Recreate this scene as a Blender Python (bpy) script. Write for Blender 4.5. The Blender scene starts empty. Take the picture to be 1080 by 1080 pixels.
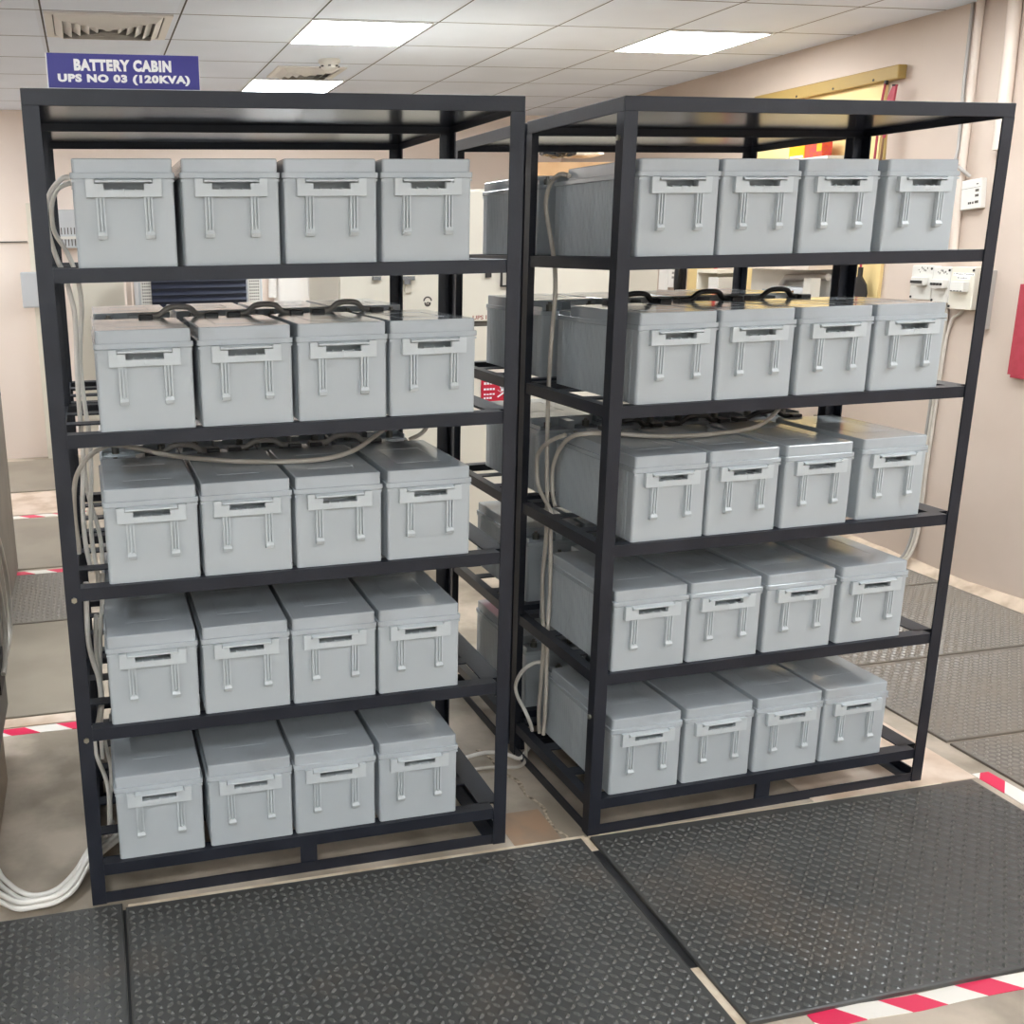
import bpy, math, random
import numpy as np
from mathutils import Matrix, Vector

random.seed(7)
scene = bpy.context.scene
COL = scene.collection
PI = math.pi

# ------------------------------------------------------------------ materials
def mat(name, color, rough=0.5, metal=0.0, color2=None, scale=6.0, detail=4.0, lo=0.4, hi=0.65,
        bump=0.0, bscale=60.0, coat=0.0, spec=0.5, emit=None, estr=0.0, stretch=None, rough2=None):
    m = bpy.data.materials.new(name)
    m.use_nodes = True
    nt = m.node_tree
    b = nt.nodes['Principled BSDF']
    b.inputs['Base Color'].default_value = (*color, 1)
    b.inputs['Roughness'].default_value = rough
    b.inputs['Metallic'].default_value = metal
    b.inputs['Coat Weight'].default_value = coat
    b.inputs['Coat Roughness'].default_value = 0.12
    b.inputs['Specular IOR Level'].default_value = spec
    geo = nt.nodes.new('ShaderNodeNewGeometry')
    vec = geo.outputs['Position']
    if stretch:
        mp = nt.nodes.new('ShaderNodeMapping')
        mp.inputs['Scale'].default_value = stretch
        nt.links.new(vec, mp.inputs['Vector'])
        vec = mp.outputs['Vector']
    if color2 is not None:
        n = nt.nodes.new('ShaderNodeTexNoise')
        n.inputs['Scale'].default_value = scale
        n.inputs['Detail'].default_value = detail
        nt.links.new(vec, n.inputs['Vector'])
        r = nt.nodes.new('ShaderNodeValToRGB')
        r.color_ramp.elements[0].position = lo
        r.color_ramp.elements[0].color = (*color, 1)
        r.color_ramp.elements[1].position = hi
        r.color_ramp.elements[1].color = (*color2, 1)
        nt.links.new(n.outputs['Fac'], r.inputs['Fac'])
        nt.links.new(r.outputs['Color'], b.inputs['Base Color'])
        if rough2 is not None:
            mr = nt.nodes.new('ShaderNodeMapRange')
            mr.inputs['From Min'].default_value = lo
            mr.inputs['From Max'].default_value = hi
            mr.inputs['To Min'].default_value = rough
            mr.inputs['To Max'].default_value = rough2
            nt.links.new(n.outputs['Fac'], mr.inputs['Value'])
            nt.links.new(mr.outputs['Result'], b.inputs['Roughness'])
    if bump:
        n2 = nt.nodes.new('ShaderNodeTexNoise')
        n2.inputs['Scale'].default_value = bscale
        n2.inputs['Detail'].default_value = 3
        nt.links.new(vec, n2.inputs['Vector'])
        bp = nt.nodes.new('ShaderNodeBump')
        bp.inputs['Strength'].default_value = bump
        bp.inputs['Distance'].default_value = 0.004
        nt.links.new(n2.outputs['Fac'], bp.inputs['Height'])
        nt.links.new(bp.outputs['Normal'], b.inputs['Normal'])
    if emit is not None:
        b.inputs['Emission Color'].default_value = (*emit, 1)
        b.inputs['Emission Strength'].default_value = estr
    return m

def srgb(r, g, b):
    f = lambda c: (c/255/12.92) if c/255 <= 0.04045 else ((c/255+0.055)/1.055)**2.4
    return (f(r), f(g), f(b))

M = {}
M['rack'] = mat('charcoal_paint', srgb(29, 32, 41), 0.42, 0.0, srgb(36, 39, 48), 9, bump=0.08, bscale=180, spec=0.4)
M['sheet'] = mat('charcoal_sheet', srgb(44, 48, 62), 0.20, 0.0, srgb(50, 54, 68), 3)
M['case'] = mat('grey_case_plastic', srgb(177, 183, 186), 0.42, 0.0, srgb(181, 187, 190), 5, bump=0.02, bscale=300)
M['lid'] = mat('grey_lid_plastic', srgb(175, 181, 185), 0.10, 0.0, srgb(160, 164, 166), 7, lo=0.5, hi=0.8, rough2=0.2)
M['handle'] = mat('grey_handle_plastic', srgb(194, 200, 202), 0.38)
M['lead'] = mat('lead_terminal', srgb(120, 118, 112), 0.4, 0.9)
M['cover'] = mat('black_terminal_cover', srgb(30, 30, 31), 0.35)
M['cable_white'] = mat('white_cable', srgb(234, 230, 222), 0.5, 0, srgb(222, 216, 206), 12)
M['cable_beige'] = mat('beige_cable', srgb(206, 198, 186), 0.45, 0, srgb(190, 181, 168), 12)
M['cable_grey'] = mat('grey_cable', srgb(158, 154, 148), 0.45)
M['cable_black'] = mat('black_cable', srgb(46, 44, 42), 0.45)
M['red_heat'] = mat('red_sleeve', srgb(170, 30, 34), 0.45)
M['wall'] = mat('peach_paint', srgb(202, 185, 171), 0.7, 0, srgb(193, 175, 160), 1.3, 6, bump=0.12, bscale=22)
M['wall_back'] = mat('pink_paint', srgb(240, 225, 213), 0.7, 0, srgb(236, 220, 208), 0.8)
M['whitewall'] = mat('white_paint', srgb(238, 236, 232), 0.7)
M['skirt'] = mat('scuffed_plaster', srgb(206, 186, 164), 0.8, 0, srgb(170, 150, 130), 9, bump=0.4, bscale=50)
M['concrete'] = mat('worn_concrete', srgb(146, 134, 118), 0.5, 0, srgb(196, 181, 163), 3.4, 10, 0.40, 0.62, bump=0.35, bscale=30)
M['mat_dark'] = mat('black_tread_plate', srgb(70, 70, 68), 0.34, 0.0, srgb(98, 86, 75), 2.2, 6, 0.55, 0.8, bump=0.1, bscale=90, rough2=0.45)
M['mat_dusty'] = mat('dusty_tread_plate', srgb(112, 105, 97), 0.42, 0.0, srgb(126, 116, 104), 3, 6)
M['tread_dark'] = mat('worn_tread_steel', srgb(88, 88, 85), 0.26, 0.0, srgb(108, 100, 91), 2.2, 6, 0.55, 0.8)
M['tread_dusty'] = mat('worn_dusty_tread', srgb(138, 131, 122), 0.3, 0.0, srgb(126, 118, 108), 3, 6)
M['mat_plain'] = mat('plain_grey_sheet', srgb(150, 140, 125), 0.5, 0.0, srgb(138, 128, 114), 3, 6)
M['grout'] = mat('pale_sealant', srgb(226, 210, 186), 0.7, 0, srgb(196, 176, 150), 14, bump=0.4)
M['cream'] = mat('cream_enamel', srgb(226, 219, 203), 0.4, 0, srgb(220, 212, 196), 1.5)
M['greyenamel'] = mat('grey_enamel', srgb(196, 188, 172), 0.45)
M['darkgap'] = mat('dark_trim', srgb(84, 78, 70), 0.6)
M['louvre'] = mat('navy_louvre', srgb(42, 46, 62), 0.45)
M['white'] = mat('white_plastic', srgb(214, 210, 202), 0.45)
M['paper'] = mat('white_paper', srgb(238, 234, 228), 0.8)
M['lightgrey'] = mat('light_grey_plastic', srgb(196, 198, 200), 0.4)
M['conduit'] = mat('painted_conduit', srgb(214, 198, 184), 0.5)
M['greycond'] = mat('grey_conduit', srgb(172, 166, 160), 0.45)
M['yellow'] = mat('yellow_board', srgb(228, 200, 140), 0.6)
M['tan'] = mat('tan_header', srgb(160, 132, 74), 0.6)
M['red'] = mat('red_board', srgb(168, 56, 70), 0.6, 0, srgb(160, 50, 62), 30)
M['danger'] = mat('danger_red', srgb(190, 20, 50), 0.5)
M['blue'] = mat('sign_blue', srgb(50, 47, 138), 0.45)
M['signwhite'] = mat('sign_white', srgb(244, 244, 246), 0.5)
M['ink'] = mat('red_ink', srgb(150, 50, 44), 0.6)
M['inkblack'] = mat('black_ink', srgb(46, 42, 40), 0.6)
M['toyyellow'] = mat('bright_yellow_card', srgb(226, 160, 22), 0.5)
M['toyred'] = mat('orange_red_card', srgb(204, 76, 40), 0.5, 0, srgb(200, 60, 60), 60, lo=0.5, hi=0.52)
M['card'] = mat('cardboard', srgb(206, 166, 124), 0.75, 0, srgb(198, 156, 112), 12)
M['bag'] = mat('white_polythene', srgb(226, 214, 198), 0.3)
M['blackbag'] = mat('black_polythene', srgb(34, 36, 42), 0.15)
M['cloth'] = mat('white_cotton', srgb(240, 236, 230), 0.85)
M['machine'] = mat('dark_machine_panel', srgb(88, 86, 82), 0.5)
M['machbase'] = mat('beige_machine_base', srgb(168, 150, 128), 0.55)
M['oldcab'] = mat('brown_grey_steel', srgb(124, 115, 104), 0.5, 0, srgb(112, 103, 92), 5)
M['chrome'] = mat('chrome_latch', srgb(170, 170, 170), 0.25, 0.9)
M['steelbolt'] = mat('zinc_bolt', srgb(180, 176, 160), 0.3, 0.9)
M['vent'] = mat('off_white_vent', srgb(224, 220, 214), 0.5)
M['ventdark'] = mat('duct_dark', srgb(120, 116, 110), 0.8)
M['tile_brown'] = mat('brown_floor_tile', srgb(164, 132, 104), 0.5, 0, srgb(140, 122, 104), 9, 6)
M['crackfill'] = mat('pale_crack_filler', srgb(196, 180, 158), 0.8, 0, srgb(110, 98, 84), 60)
M['tile_pink'] = mat('pinkish_floor_tile', srgb(222, 202, 184), 0.5, 0, srgb(196, 170, 146), 7, 6)
M['brown'] = mat('brown_rubber', srgb(120, 86, 58), 0.5)
M['glow'] = mat('lit_diffuser', (1, 1, 1), 0.5, emit=(0.90, 0.955, 1.0), estr=9.5)

# ceiling tiles: dark joint lines follow a 600 mm grid
GX, GY, TP, HC = 1.677, 5.688, 0.600, 2.6145
def ceiling_material():
    m = bpy.data.materials.new('ceiling_tiles'); m.use_nodes = True
    nt = m.node_tree; b = nt.nodes['Principled BSDF']; b.inputs['Roughness'].default_value = 0.85
    geo = nt.nodes.new('ShaderNodeNewGeometry'); sep = nt.nodes.new('ShaderNodeSeparateXYZ')
    nt.links.new(geo.outputs['Position'], sep.inputs[0])
    def mth(op, a, bb=None):
        n = nt.nodes.new('ShaderNodeMath'); n.operation = op
        for i, v in enumerate((a, bb)):
            if v is None: continue
            if isinstance(v, (int, float)): n.inputs[i].default_value = v
            else: nt.links.new(v, n.inputs[i])
        return n.outputs[0]
    def joint(axis, g):
        d = mth('DIVIDE', mth('SUBTRACT', sep.outputs[axis], g), TP)
        f = mth('FRACT', mth('ADD', d, 100.5))
        a = mth('ABSOLUTE', mth('SUBTRACT', f, 0.5))
        return a, f
    ax, fx = joint(0, GX); ay, fy = joint(1, GY)
    # T-bar zone and thin dark joint line on one side of it
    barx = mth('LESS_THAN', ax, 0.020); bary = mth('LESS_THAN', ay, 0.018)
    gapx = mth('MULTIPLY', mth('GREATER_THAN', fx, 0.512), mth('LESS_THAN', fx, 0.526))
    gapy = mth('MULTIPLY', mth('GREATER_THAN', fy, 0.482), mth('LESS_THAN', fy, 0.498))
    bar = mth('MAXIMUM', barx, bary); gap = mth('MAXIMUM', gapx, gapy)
    nz = nt.nodes.new('ShaderNodeTexNoise'); nz.inputs['Scale'].default_value = 2.2
    nt.links.new(geo.outputs['Position'], nz.inputs['Vector'])
    rp = nt.nodes.new('ShaderNodeValToRGB')
    rp.color_ramp.elements[0].color = (*srgb(224, 231, 242), 1); rp.color_ramp.elements[0].position = .35
    rp.color_ramp.elements[1].color = (*srgb(230, 237, 248), 1); rp.color_ramp.elements[1].position = .65
    nt.links.new(nz.outputs['Fac'], rp.inputs['Fac'])
    m1 = nt.nodes.new('ShaderNodeMix'); m1.data_type = 'RGBA'
    nt.links.new(bar, m1.inputs['Factor']); nt.links.new(rp.outputs['Color'], m1.inputs[6])
    m1.inputs[7].default_value = (*srgb(222, 228, 238), 1)
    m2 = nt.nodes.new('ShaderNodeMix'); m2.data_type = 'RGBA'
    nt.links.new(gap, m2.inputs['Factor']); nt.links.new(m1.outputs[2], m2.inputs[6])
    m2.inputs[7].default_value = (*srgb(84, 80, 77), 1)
    nt.links.new(m2.outputs[2], b.inputs['Base Color'])
    return m
M['ceiling'] = ceiling_material()

def tape_material():
    m = bpy.data.materials.new('red_white_tape'); m.use_nodes = True
    nt = m.node_tree; b = nt.nodes['Principled BSDF']; b.inputs['Roughness'].default_value = 0.4
    tc = nt.nodes.new('ShaderNodeTexCoord'); sep = nt.nodes.new('ShaderNodeSeparateXYZ')
    nt.links.new(tc.outputs['Object'], sep.inputs[0])
    def mth(op, a, bb):
        n = nt.nodes.new('ShaderNodeMath'); n.operation = op
        for i, v in enumerate((a, bb)):
            if isinstance(v, (int, float)): n.inputs[i].default_value = v
            else: nt.links.new(v, n.inputs[i])
        return n.outputs[0]
    d = mth('DIVIDE', mth('ADD', sep.outputs[0], mth('MULTIPLY', sep.outputs[1], 1.0)), 0.200)
    f = mth('LESS_THAN', mth('FRACT', mth('ADD', d, 50.0), 0), 0.47)
    mx = nt.nodes.new('ShaderNodeMix'); mx.data_type = 'RGBA'
    nt.links.new(f, mx.inputs['Factor'])
    mx.inputs[6].default_value = (*srgb(238, 232, 222), 1)
    mx.inputs[7].default_value = (*srgb(226, 36, 84), 1)
    nt.links.new(mx.outputs[2], b.inputs['Base Color'])
    return m
M['tape'] = tape_material()

# ------------------------------------------------------------------ mesh helpers
class MB:
    def __init__(s): s.v = []; s.f = []
    def add(s, vs, fs):
        o = len(s.v); s.v += [tuple(v) for v in vs]; s.f += [tuple(i+o for i in f) for f in fs]; return s
    def box(s, x0, x1, y0, y1, z0, z1):
        return s.add([(x0,y0,z0),(x1,y0,z0),(x1,y1,z0),(x0,y1,z0),(x0,y0,z1),(x1,y0,z1),(x1,y1,z1),(x0,y1,z1)],
                     [(0,3,2,1),(4,5,6,7),(0,1,5,4),(1,2,6,5),(2,3,7,6),(3,0,4,7)])
    def prism(s, poly, a0, a1, axis='z'):
        """poly counter-clockwise in the plane; axis z: (x,y); y: (x,z)"""
        n = len(poly)
        if axis == 'z':
            vs = [(p[0],p[1],a0) for p in poly]+[(p[0],p[1],a1) for p in poly]; flip = False
        elif axis == 'y':
            vs = [(p[0],a0,p[1]) for p in poly]+[(p[0],a1,p[1]) for p in poly]; flip = True
        else:
            vs = [(a0,p[0],p[1]) for p in poly]+[(a1,p[0],p[1]) for p in poly]; flip = False
        fs = [tuple(reversed(range(n))), tuple(range(n, 2*n))]+[(i,(i+1)%n,n+(i+1)%n,n+i) for i in range(n)]
        if flip: fs = [tuple(reversed(f)) for f in fs]
        return s.add(vs, fs)
    def loft(s, loops, cap0=True, cap1=True):
        n = len(loops[0]); vs = [p for l in loops for p in l]; fs = []
        for k in range(len(loops)-1):
            for i in range(n):
                j = (i+1) % n
                fs.append((k*n+i, k*n+j, (k+1)*n+j, (k+1)*n+i))
        if cap0: fs.append(tuple(reversed(range(n))))
        if cap1: fs.append(tuple(range((len(loops)-1)*n, len(loops)*n)))
        return s.add(vs, fs)
    def cyl(s, c, r, h, n=16, axis='z', r2=None):
        r2 = r if r2 is None else r2; L = []
        for rr, t in ((r, 0), (r2, h)):
            l = []
            for i in range(n):
                a = 2*PI*i/n
                if axis == 'z': l.append((c[0]+rr*math.cos(a), c[1]+rr*math.sin(a), c[2]+t))
                elif axis == 'x': l.append((c[0]+t, c[1]+rr*math.cos(a), c[2]+rr*math.sin(a)))
                else: l.append((c[0]+rr*math.sin(a), c[1]+t, c[2]+rr*math.cos(a)))
            L.append(l)
        return s.loft(L)
    def tube(s, pts, r, n=10, sub=6):
        P = [Vector(p) for p in pts]
        Q = []
        for i in range(len(P)-1):
            p0 = P[max(i-1,0)]; p1 = P[i]; p2 = P[i+1]; p3 = P[min(i+2,len(P)-1)]
            for k in range(sub):
                t = k/sub
                Q.append(0.5*((2*p1)+(p2-p0)*t+(2*p0-5*p1+4*p2-p3)*t*t+(3*p1-p0-3*p2+p3)*t**3))
        Q.append(P[-1])
        up = Vector((0.13, 0.21, 0.97)); loops = []; prev = None
        for i, q in enumerate(Q):
            d = (Q[min(i+1,len(Q)-1)]-Q[max(i-1,0)]).normalized()
            a = (prev - d*prev.dot(d)) if prev is not None else (up - d*up.dot(d))
            if a.length < 1e-4: a = Vector((1,0,0)) - d*d.x
            a.normalize(); prev = a; bb = d.cross(a)
            loops.append([tuple(q+r*(math.cos(2*PI*k/n)*a+math.sin(2*PI*k/n)*bb)) for k in range(n)])
        return s.loft(loops)
    def build(s, name, m, parent=None, loc=None, rot=None, smooth=False, bevel=0.0):
        me = bpy.data.meshes.new(name); me.from_pydata(s.v, [], s.f); me.update()
        o = bpy.data.objects.new(name, me); COL.objects.link(o)
        if m is not None: me.materials.append(m)
        if parent is not None: o.parent = parent
        if loc is not None: o.location = loc
        if rot is not None: o.rotation_euler = rot
        if smooth:
            for p in me.polygons: p.use_smooth = True
            try: me.set_sharp_from_angle(angle=math.radians(40))
            except Exception: pass
        if bevel:
            b = o.modifiers.new('bevel', 'BEVEL'); b.width = bevel; b.segments = 2; b.limit_method = 'ANGLE'
        return o

def box(x0, x1, y0, y1, z0, z1): return MB().box(x0, x1, y0, y1, z0, z1)
def tag(o, label, cat, group=None):
    o['label'] = label; o['category'] = cat
    if group: o['group'] = group
    return o
def empty(name, loc, rz=0.0):
    o = bpy.data.objects.new(name, None); COL.objects.link(o); o.empty_display_size = 0.1
    o.location = loc; o.rotation_euler = (0, 0, rz); return o
def struct(o): o['kind'] = 'structure'; return o
def copy_tree(src, parent=None):
    c = src.copy(); COL.objects.link(c)
    if parent is not None: c.parent = parent
    for ch in src.children: copy_tree(ch, c)
    return c

def lettering(text, w, h, depth, place, m, name, parent=None, bold=0.0, spacing=1.0):
    """solid letters fitted to w x h; place(x, y, z) maps text space (x right, y up, z out) to coordinates"""
    cu = bpy.data.curves.new(name, 'FONT'); cu.body = text; cu.size = 1.0
    cu.offset = bold; cu.extrude = 0.01; cu.space_character = spacing; cu.resolution_u = 3
    t = bpy.data.objects.new(name, cu); COL.objects.link(t)
    dg = bpy.context.evaluated_depsgraph_get()
    me = bpy.data.meshes.new_from_object(t.evaluated_get(dg))
    COL.objects.unlink(t); bpy.data.objects.remove(t)
    V = np.array([v.co[:] for v in me.vertices]); lo = V.min(0); hi = V.max(0)
    for v in me.vertices:
        x = (v.co.x-lo[0])/(hi[0]-lo[0])*w; y = (v.co.y-lo[1])/(hi[1]-lo[1])*h; zz = (v.co.z-lo[2])/(hi[2]-lo[2])*depth
        v.co = place(x, y, zz)
    me.materials.clear(); me.materials.append(m); me.name = name
    o = bpy.data.objects.new(name, me); COL.objects.link(o)
    if parent is not None: o.parent = parent
    return o

# ------------------------------------------------------------------ room
X0, X1, Y0, Y1 = -4.2, 3.94, -2.3, 8.6
struct(box(X0, X1, Y0, Y1, -0.1, 0.0).build('floor', M['concrete']))
struct(box(X0, X1, Y0, Y1, HC, HC+0.1).build('ceiling', M['ceiling']))
struct(box(X1, X1+0.15, Y0, Y1, 0, HC).build('wall_right', M['wall']))
struct(box(X0, X1, Y1, Y1+0.15, 0, HC).build('wall_back', M['wall_back']))
struct(box(X0-0.15, X0, Y0, Y1, 0, HC).build('wall_left', M['wall']))
struct(box(X0, X1, Y0-0.15, Y0, 0, HC).build('wall_front', M['whitewall']))  # unseen wall, set close and white to bounce light onto the racks
# scuffed strip where the right wall meets the floor
sk = MB(); L = []
n = 60
for i in range(n+1):
    y = 2.2+(Y1-2.21)*i/n; w = 0.045+0.03*random.random(); h = 0.03+0.02*random.random()
    L.append([(X1, y, 0.0), (X1-w, y, 0.0), (X1-w*0.8, y, 0.012), (X1-0.006, y, h), (X1, y, h)])
sk.loft(L)
struct(sk.build('baseboard_right', M['skirt'], smooth=True))
# narrow pillar of white trunking and panel joint on the back wall
struct(box(-0.415, -0.38, 8.50, 8.6, 0, 1.95).build('trim_1', M['cream'], bevel=0.004))
struct(box(X0, -0.43, 8.588, 8.6, 1.668, 1.676).build('trim_2', M['darkgap']))
# door on the back wall, beside the cream cabinets
d = struct(box(1.83, 2.75, 8.52, 8.6, 0, 2.1).build('door_1', M['greyenamel']))
MB().box(1.78, 1.83, 8.50, 8.6, 0, 2.15).box(2.75, 2.80, 8.50, 8.6, 0, 2.15).box(1.83, 2.75, 8.50, 8.6, 2.10, 2.15).build('door_frame', M['conduit'], d)
MB().box(1.96, 1.985, 8.515, 8.53, 0.2, 2.0).build('door_groove', M['darkgap'], d)

# ------------------------------------------------------------------ ceiling lights, vents, detector
def tile(i, j): return GX+(i-3)*TP, GY+(j-3)*TP
def ceiling_light(i, j, label, group=None):
    x, y = tile(i, j)
    t = empty('ceiling_light', (x+TP/2, y+TP/2, HC)); tag(t, label, 'ceiling light', group)
    f = MB(); a = 0.292; b = 0.284
    f.box(-a, a, -a, -b, -0.006, 0).box(-a, a, b, a, -0.006, 0).box(-a, -b, -b, b, -0.006, 0).box(b, a, -b, b, -0.006, 0)
    f.build('frame', M['white'], t)
    box(-b, b, -b, b, -0.004, -0.001).build('diffuser', M['glow'], t)
    return t
ceiling_light(2, 2, 'square white ceiling light nearest behind the rack with the blue sign')
ceiling_light(2, 5, 'square white ceiling light beyond the smoke detector, partly hidden by the rack top')
ceiling_light(5, 2, 'square white ceiling light near the right wall above the second rack')
LIGHTS_UNSEEN = [(-1, -7), (-1, -10), (5, -7), (5, -10), (-4, -7), (-4, -10), (2, -10), (-1, -1), (2, -1), (5, -1), (-4, 2), (-3, 5), (-3, 7), (-4, -1), (5, -4)]  # part inferred from the panel spacing, part added to brighten racks and back wall
for (i, j) in LIGHTS_UNSEEN:
    ceiling_light(i, j, 'square white ceiling light outside the picture, unseen, assumed to light the room', 'ceiling lights out of view')

def vent(x, y, half, rings, label):
    t = empty('ceiling_vent', (x, y, HC)); tag(t, label, 'air vent')
    p = MB(); a, b = half+0.035, half
    p.box(-a, a, -a, -b, -0.008, 0).box(-a, a, b, a, -0.008, 0).box(-a, -b, -b, b, -0.008, 0).box(b, a, -b, b, -0.008, 0)
    p.build('frame', M['vent'], t)
    box(-half, half, -half, half, -0.002, -0.0005).build('duct_opening', M['ventdark'], t)
    for k in range(rings):
        r0 = half*(1-k/rings)*0.98; r1 = r0-half/rings*0.78
        s = MB(); vs = []
        for rr, zz in ((r0, -0.002), (r1, -0.026), (r1-0.004, -0.026), (r0-0.004, -0.002)):
            vs.append([(-rr, -rr, zz), (rr, -rr, zz), (rr, rr, zz), (-rr, rr, zz)])
        s.loft(vs+[vs[0]], False, False)
        s.build('vane', M['vent'], t)
    return t
vent(0.177, 5.375, 0.245, 6, 'square ceiling air diffuser above the blue sign, with nested vanes')
vent(1.36, 6.60, 0.17, 4, 'small square ceiling air diffuser behind the smoke detector')
t = empty('smoke_detector', (1.405, 6.16, HC)); tag(t, 'round white smoke detector on the ceiling between two lights', 'smoke detector')
MB().cyl((0, 0, -0.014), 0.062, 0.014, 28).build('base', M['white'], t, smooth=True)
sd = MB(); L = []
for rr, zz in ((0.052, -0.014), (0.052, -0.03), (0.046, -0.044), (0.032, -0.054), (0.012, -0.058)):
    L.append([(rr*math.cos(2*PI*i/28), rr*math.sin(2*PI*i/28), zz) for i in range(28)])
sd.loft(list(reversed(L))); sd.build('dome', M['white'], t, smooth=True)
sl = MB()
for k in range(14):
    a = 2*PI*k/14
    if k % 2: continue
    c, s_ = math.cos(a), math.sin(a)
    sl.box(0.0505*c-0.007, 0.0505*c+0.007, 0.0505*s_-0.007, 0.0505*s_+0.007, -0.040, -0.033)
sl.build('sensor_slots', M['inkblack'], t)

# ------------------------------------------------------------------ floor mats and tape
def tread_mat(x0, x1, y0, y1, h, m, label, pitch=0.0224, treads=True):
    tm = M['tread_dark'] if m is M['mat_dark'] else M['tread_dusty']
    t = empty('floor_mat', ((x0+x1)/2, (y0+y1)/2, 0)); tag(t, label, 'floor mat')
    w, d = (x1-x0)/2, (y1-y0)/2
    p = MB(); c = 0.004
    p.loft([[(-w,-d,0),(w,-d,0),(w,d,0),(-w,d,0)], [(-w,-d,h-0.002),(w,-d,h-0.002),(w,d,h-0.002),(-w,d,h-0.002)],
            [(-w+c,-d+c,h),(w-c,-d+c,h),(w-c,d-c,h),(-w+c,d-c,h)]])
    p.build('plate', m, t)
    if treads:
        q = MB(); nx = int((2*w-0.03)/pitch); ny = int((2*d-0.03)/pitch)
        for i in range(nx+1):
            for j in range(ny+1):
                cx = -w+0.015+i*pitch; cy = -d+0.015+j*pitch
                a = PI/4 if (i+j) % 2 else -PI/4
                ca, sa = math.cos(a), math.sin(a); vs = []
                for (u, v, zz) in ((-.0118,0,0),(-.005,-.0057,0),(.005,-.0057,0),(.0118,0,0),(.005,.0057,0),(-.005,.0057,0),(-.0052,0,.0036),(.0052,0,.0036)):
                    vs.append((cx+u*ca-v*sa, cy+u*sa+v*ca, h-0.0002+zz))
                q.add(vs, [(0,1,6),(1,2,7,6),(2,3,7),(3,4,7),(4,5,6,7),(5,0,6)])
        q.build('tread_pattern', tm, t)
    return t
tread_mat(-0.026, 1.222, 1.30, 2.372, 0.012, M['mat_dark'], 'black treaded floor mat in front of the rack with the blue sign')
tread_mat(1.250, 2.515, 1.628, 2.372, 0.012, M['mat_dark'], 'black treaded floor mat in front of the rack nearer the right wall')
tread_mat(-1.28, -0.034, 1.55, 2.392, 0.012, M['mat_dark'], 'black treaded floor mat at the bottom left corner, by the white cables')
tread_mat(2.640, 3.875, 1.84, 2.590, 0.010, M['mat_dusty'], 'dusty treaded mat beside the red tape in the right aisle')
tread_mat(2.640, 3.875, 2.605, 3.215, 0.010, M['mat_dusty'], 'dusty treaded mat, middle one along the right wall')
tread_mat(2.640, 3.875, 3.225, 3.975, 0.010, M['mat_dusty'], 'dusty treaded mat along the right wall before the cable drop')
tread_mat(2.640, 3.875, 3.985, 4.735, 0.010, M['mat_dusty'], 'dusty treaded mat under the cables hanging on the right wall')
tread_mat(-1.36, -0.118, 4.605, 5.345, 0.010, M['mat_dusty'], 'dusty treaded mat in the left aisle behind the smooth grey sheet')
tread_mat(-1.36, -0.118, 3.615, 4.595, 0.008, M['mat_plain'], 'smooth grey floor sheet in the left aisle beside the signed rack', treads=False)
tread_mat(-1.36, -0.118, 5.46, 6.54, 0.008, M['mat_plain'], 'smooth grey floor sheet between two tapes, far left aisle', treads=False)
tread_mat(-1.50, 0.10, 7.33, 8.44, 0.008, M['mat_plain'], 'smooth grey floor sheet against the far back wall', treads=False)

def tape(x0, y0, x1, y1, w, label, z0=0.0):
    L_ = math.hypot(x1-x0, y1-y0)
    b = MB(); n = max(2, int(L_/0.12)); loops = []
    for i in range(n+1):
        u = L_*i/n; zz = z0+0.0015+0.0012*math.sin(i*1.7); e = 0.003*math.sin(i*2.3)
        loops.append([(u, -w/2+e, z0+0.0002), (u, w/2+e, z0+0.0002), (u, w/2+e, zz), (u, -w/2+e, zz)])
    b.loft(loops)
    o = b.build('hazard_tape', M['tape'], None, (x0, y0, 0), (0, 0, math.atan2(y1-y0, x1-x0)))
    return tag(o, label, 'tape')
tape(1.39, 1.604, 2.25, 1.600, 0.046, 'red and white hazard tape along the front edge of the right black mat')
tape(2.585, 2.41, 2.575, 1.60, 0.060, 'red and white hazard tape beside the dusty right aisle mat')
tape(-0.80, 3.50, -0.122, 3.50, 0.055, 'red and white floor tape before the smooth grey sheet, left aisle')
tape(-0.90, 5.40, -0.122, 5.40, 0.055, 'red and white floor tape behind the dusty left aisle mat')
tape(-0.90, 6.62, -0.122, 6.62, 0.070, 'red and white floor tape farthest away in the left aisle')
# sealant strips and tile patches set in the floor
struct(box(-0.02, 1.24, 2.374, 2.392, 0, 0.004).build('trim_3', M['grout']))
struct(box(1.2235, 1.2485, 2.315, 2.385, 0, 0.003).build('trim_4', M['grout']))
struct(box(1.2235, 1.2485, 1.82, 2.315, 0, 0.003).build('trim_7', M['cover']))
struct(box(1.2235, 1.2485, 1.30, 1.82, 0, 0.003).build('trim_8', M['grout']))
struct(box(-0.0335, -0.0265, 1.30, 2.372, 0, 0.003).build('trim_9', M['cover']))
struct(box(1.035, 1.175, 2.376, 2.56, 0, 0.0022).build('trim_10', M['tile_brown']))
struct(box(-1.36, -0.118, 6.67, 7.31, 0, 0.003).build('trim_12', M['tile_pink']))
struct(box(-1.36, -0.118, 3.535, 3.608, 0, 0.003).build('trim_13', M['tile_pink']))
ck = MB(); L = []
rr = random.Random(3)
for i in range(26):
    y = 2.36+i*0.024; x = 1.185+0.010*math.sin(i*0.9)+rr.uniform(-.006, .006)-0.05*max(0, (i-12)/14); wd = rr.uniform(.002, .008)
    L.append([(x-wd, y, 0), (x+wd, y, 0), (x+wd, y, 0.0016), (x-wd, y, 0.0016)])
struct(ck.loft(L).build('trim_11', M['crackfill']))
struct(box(1.25, 2.42, 2.374, 2.386, 0, 0.004).build('trim_5', M['grout']))
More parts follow.
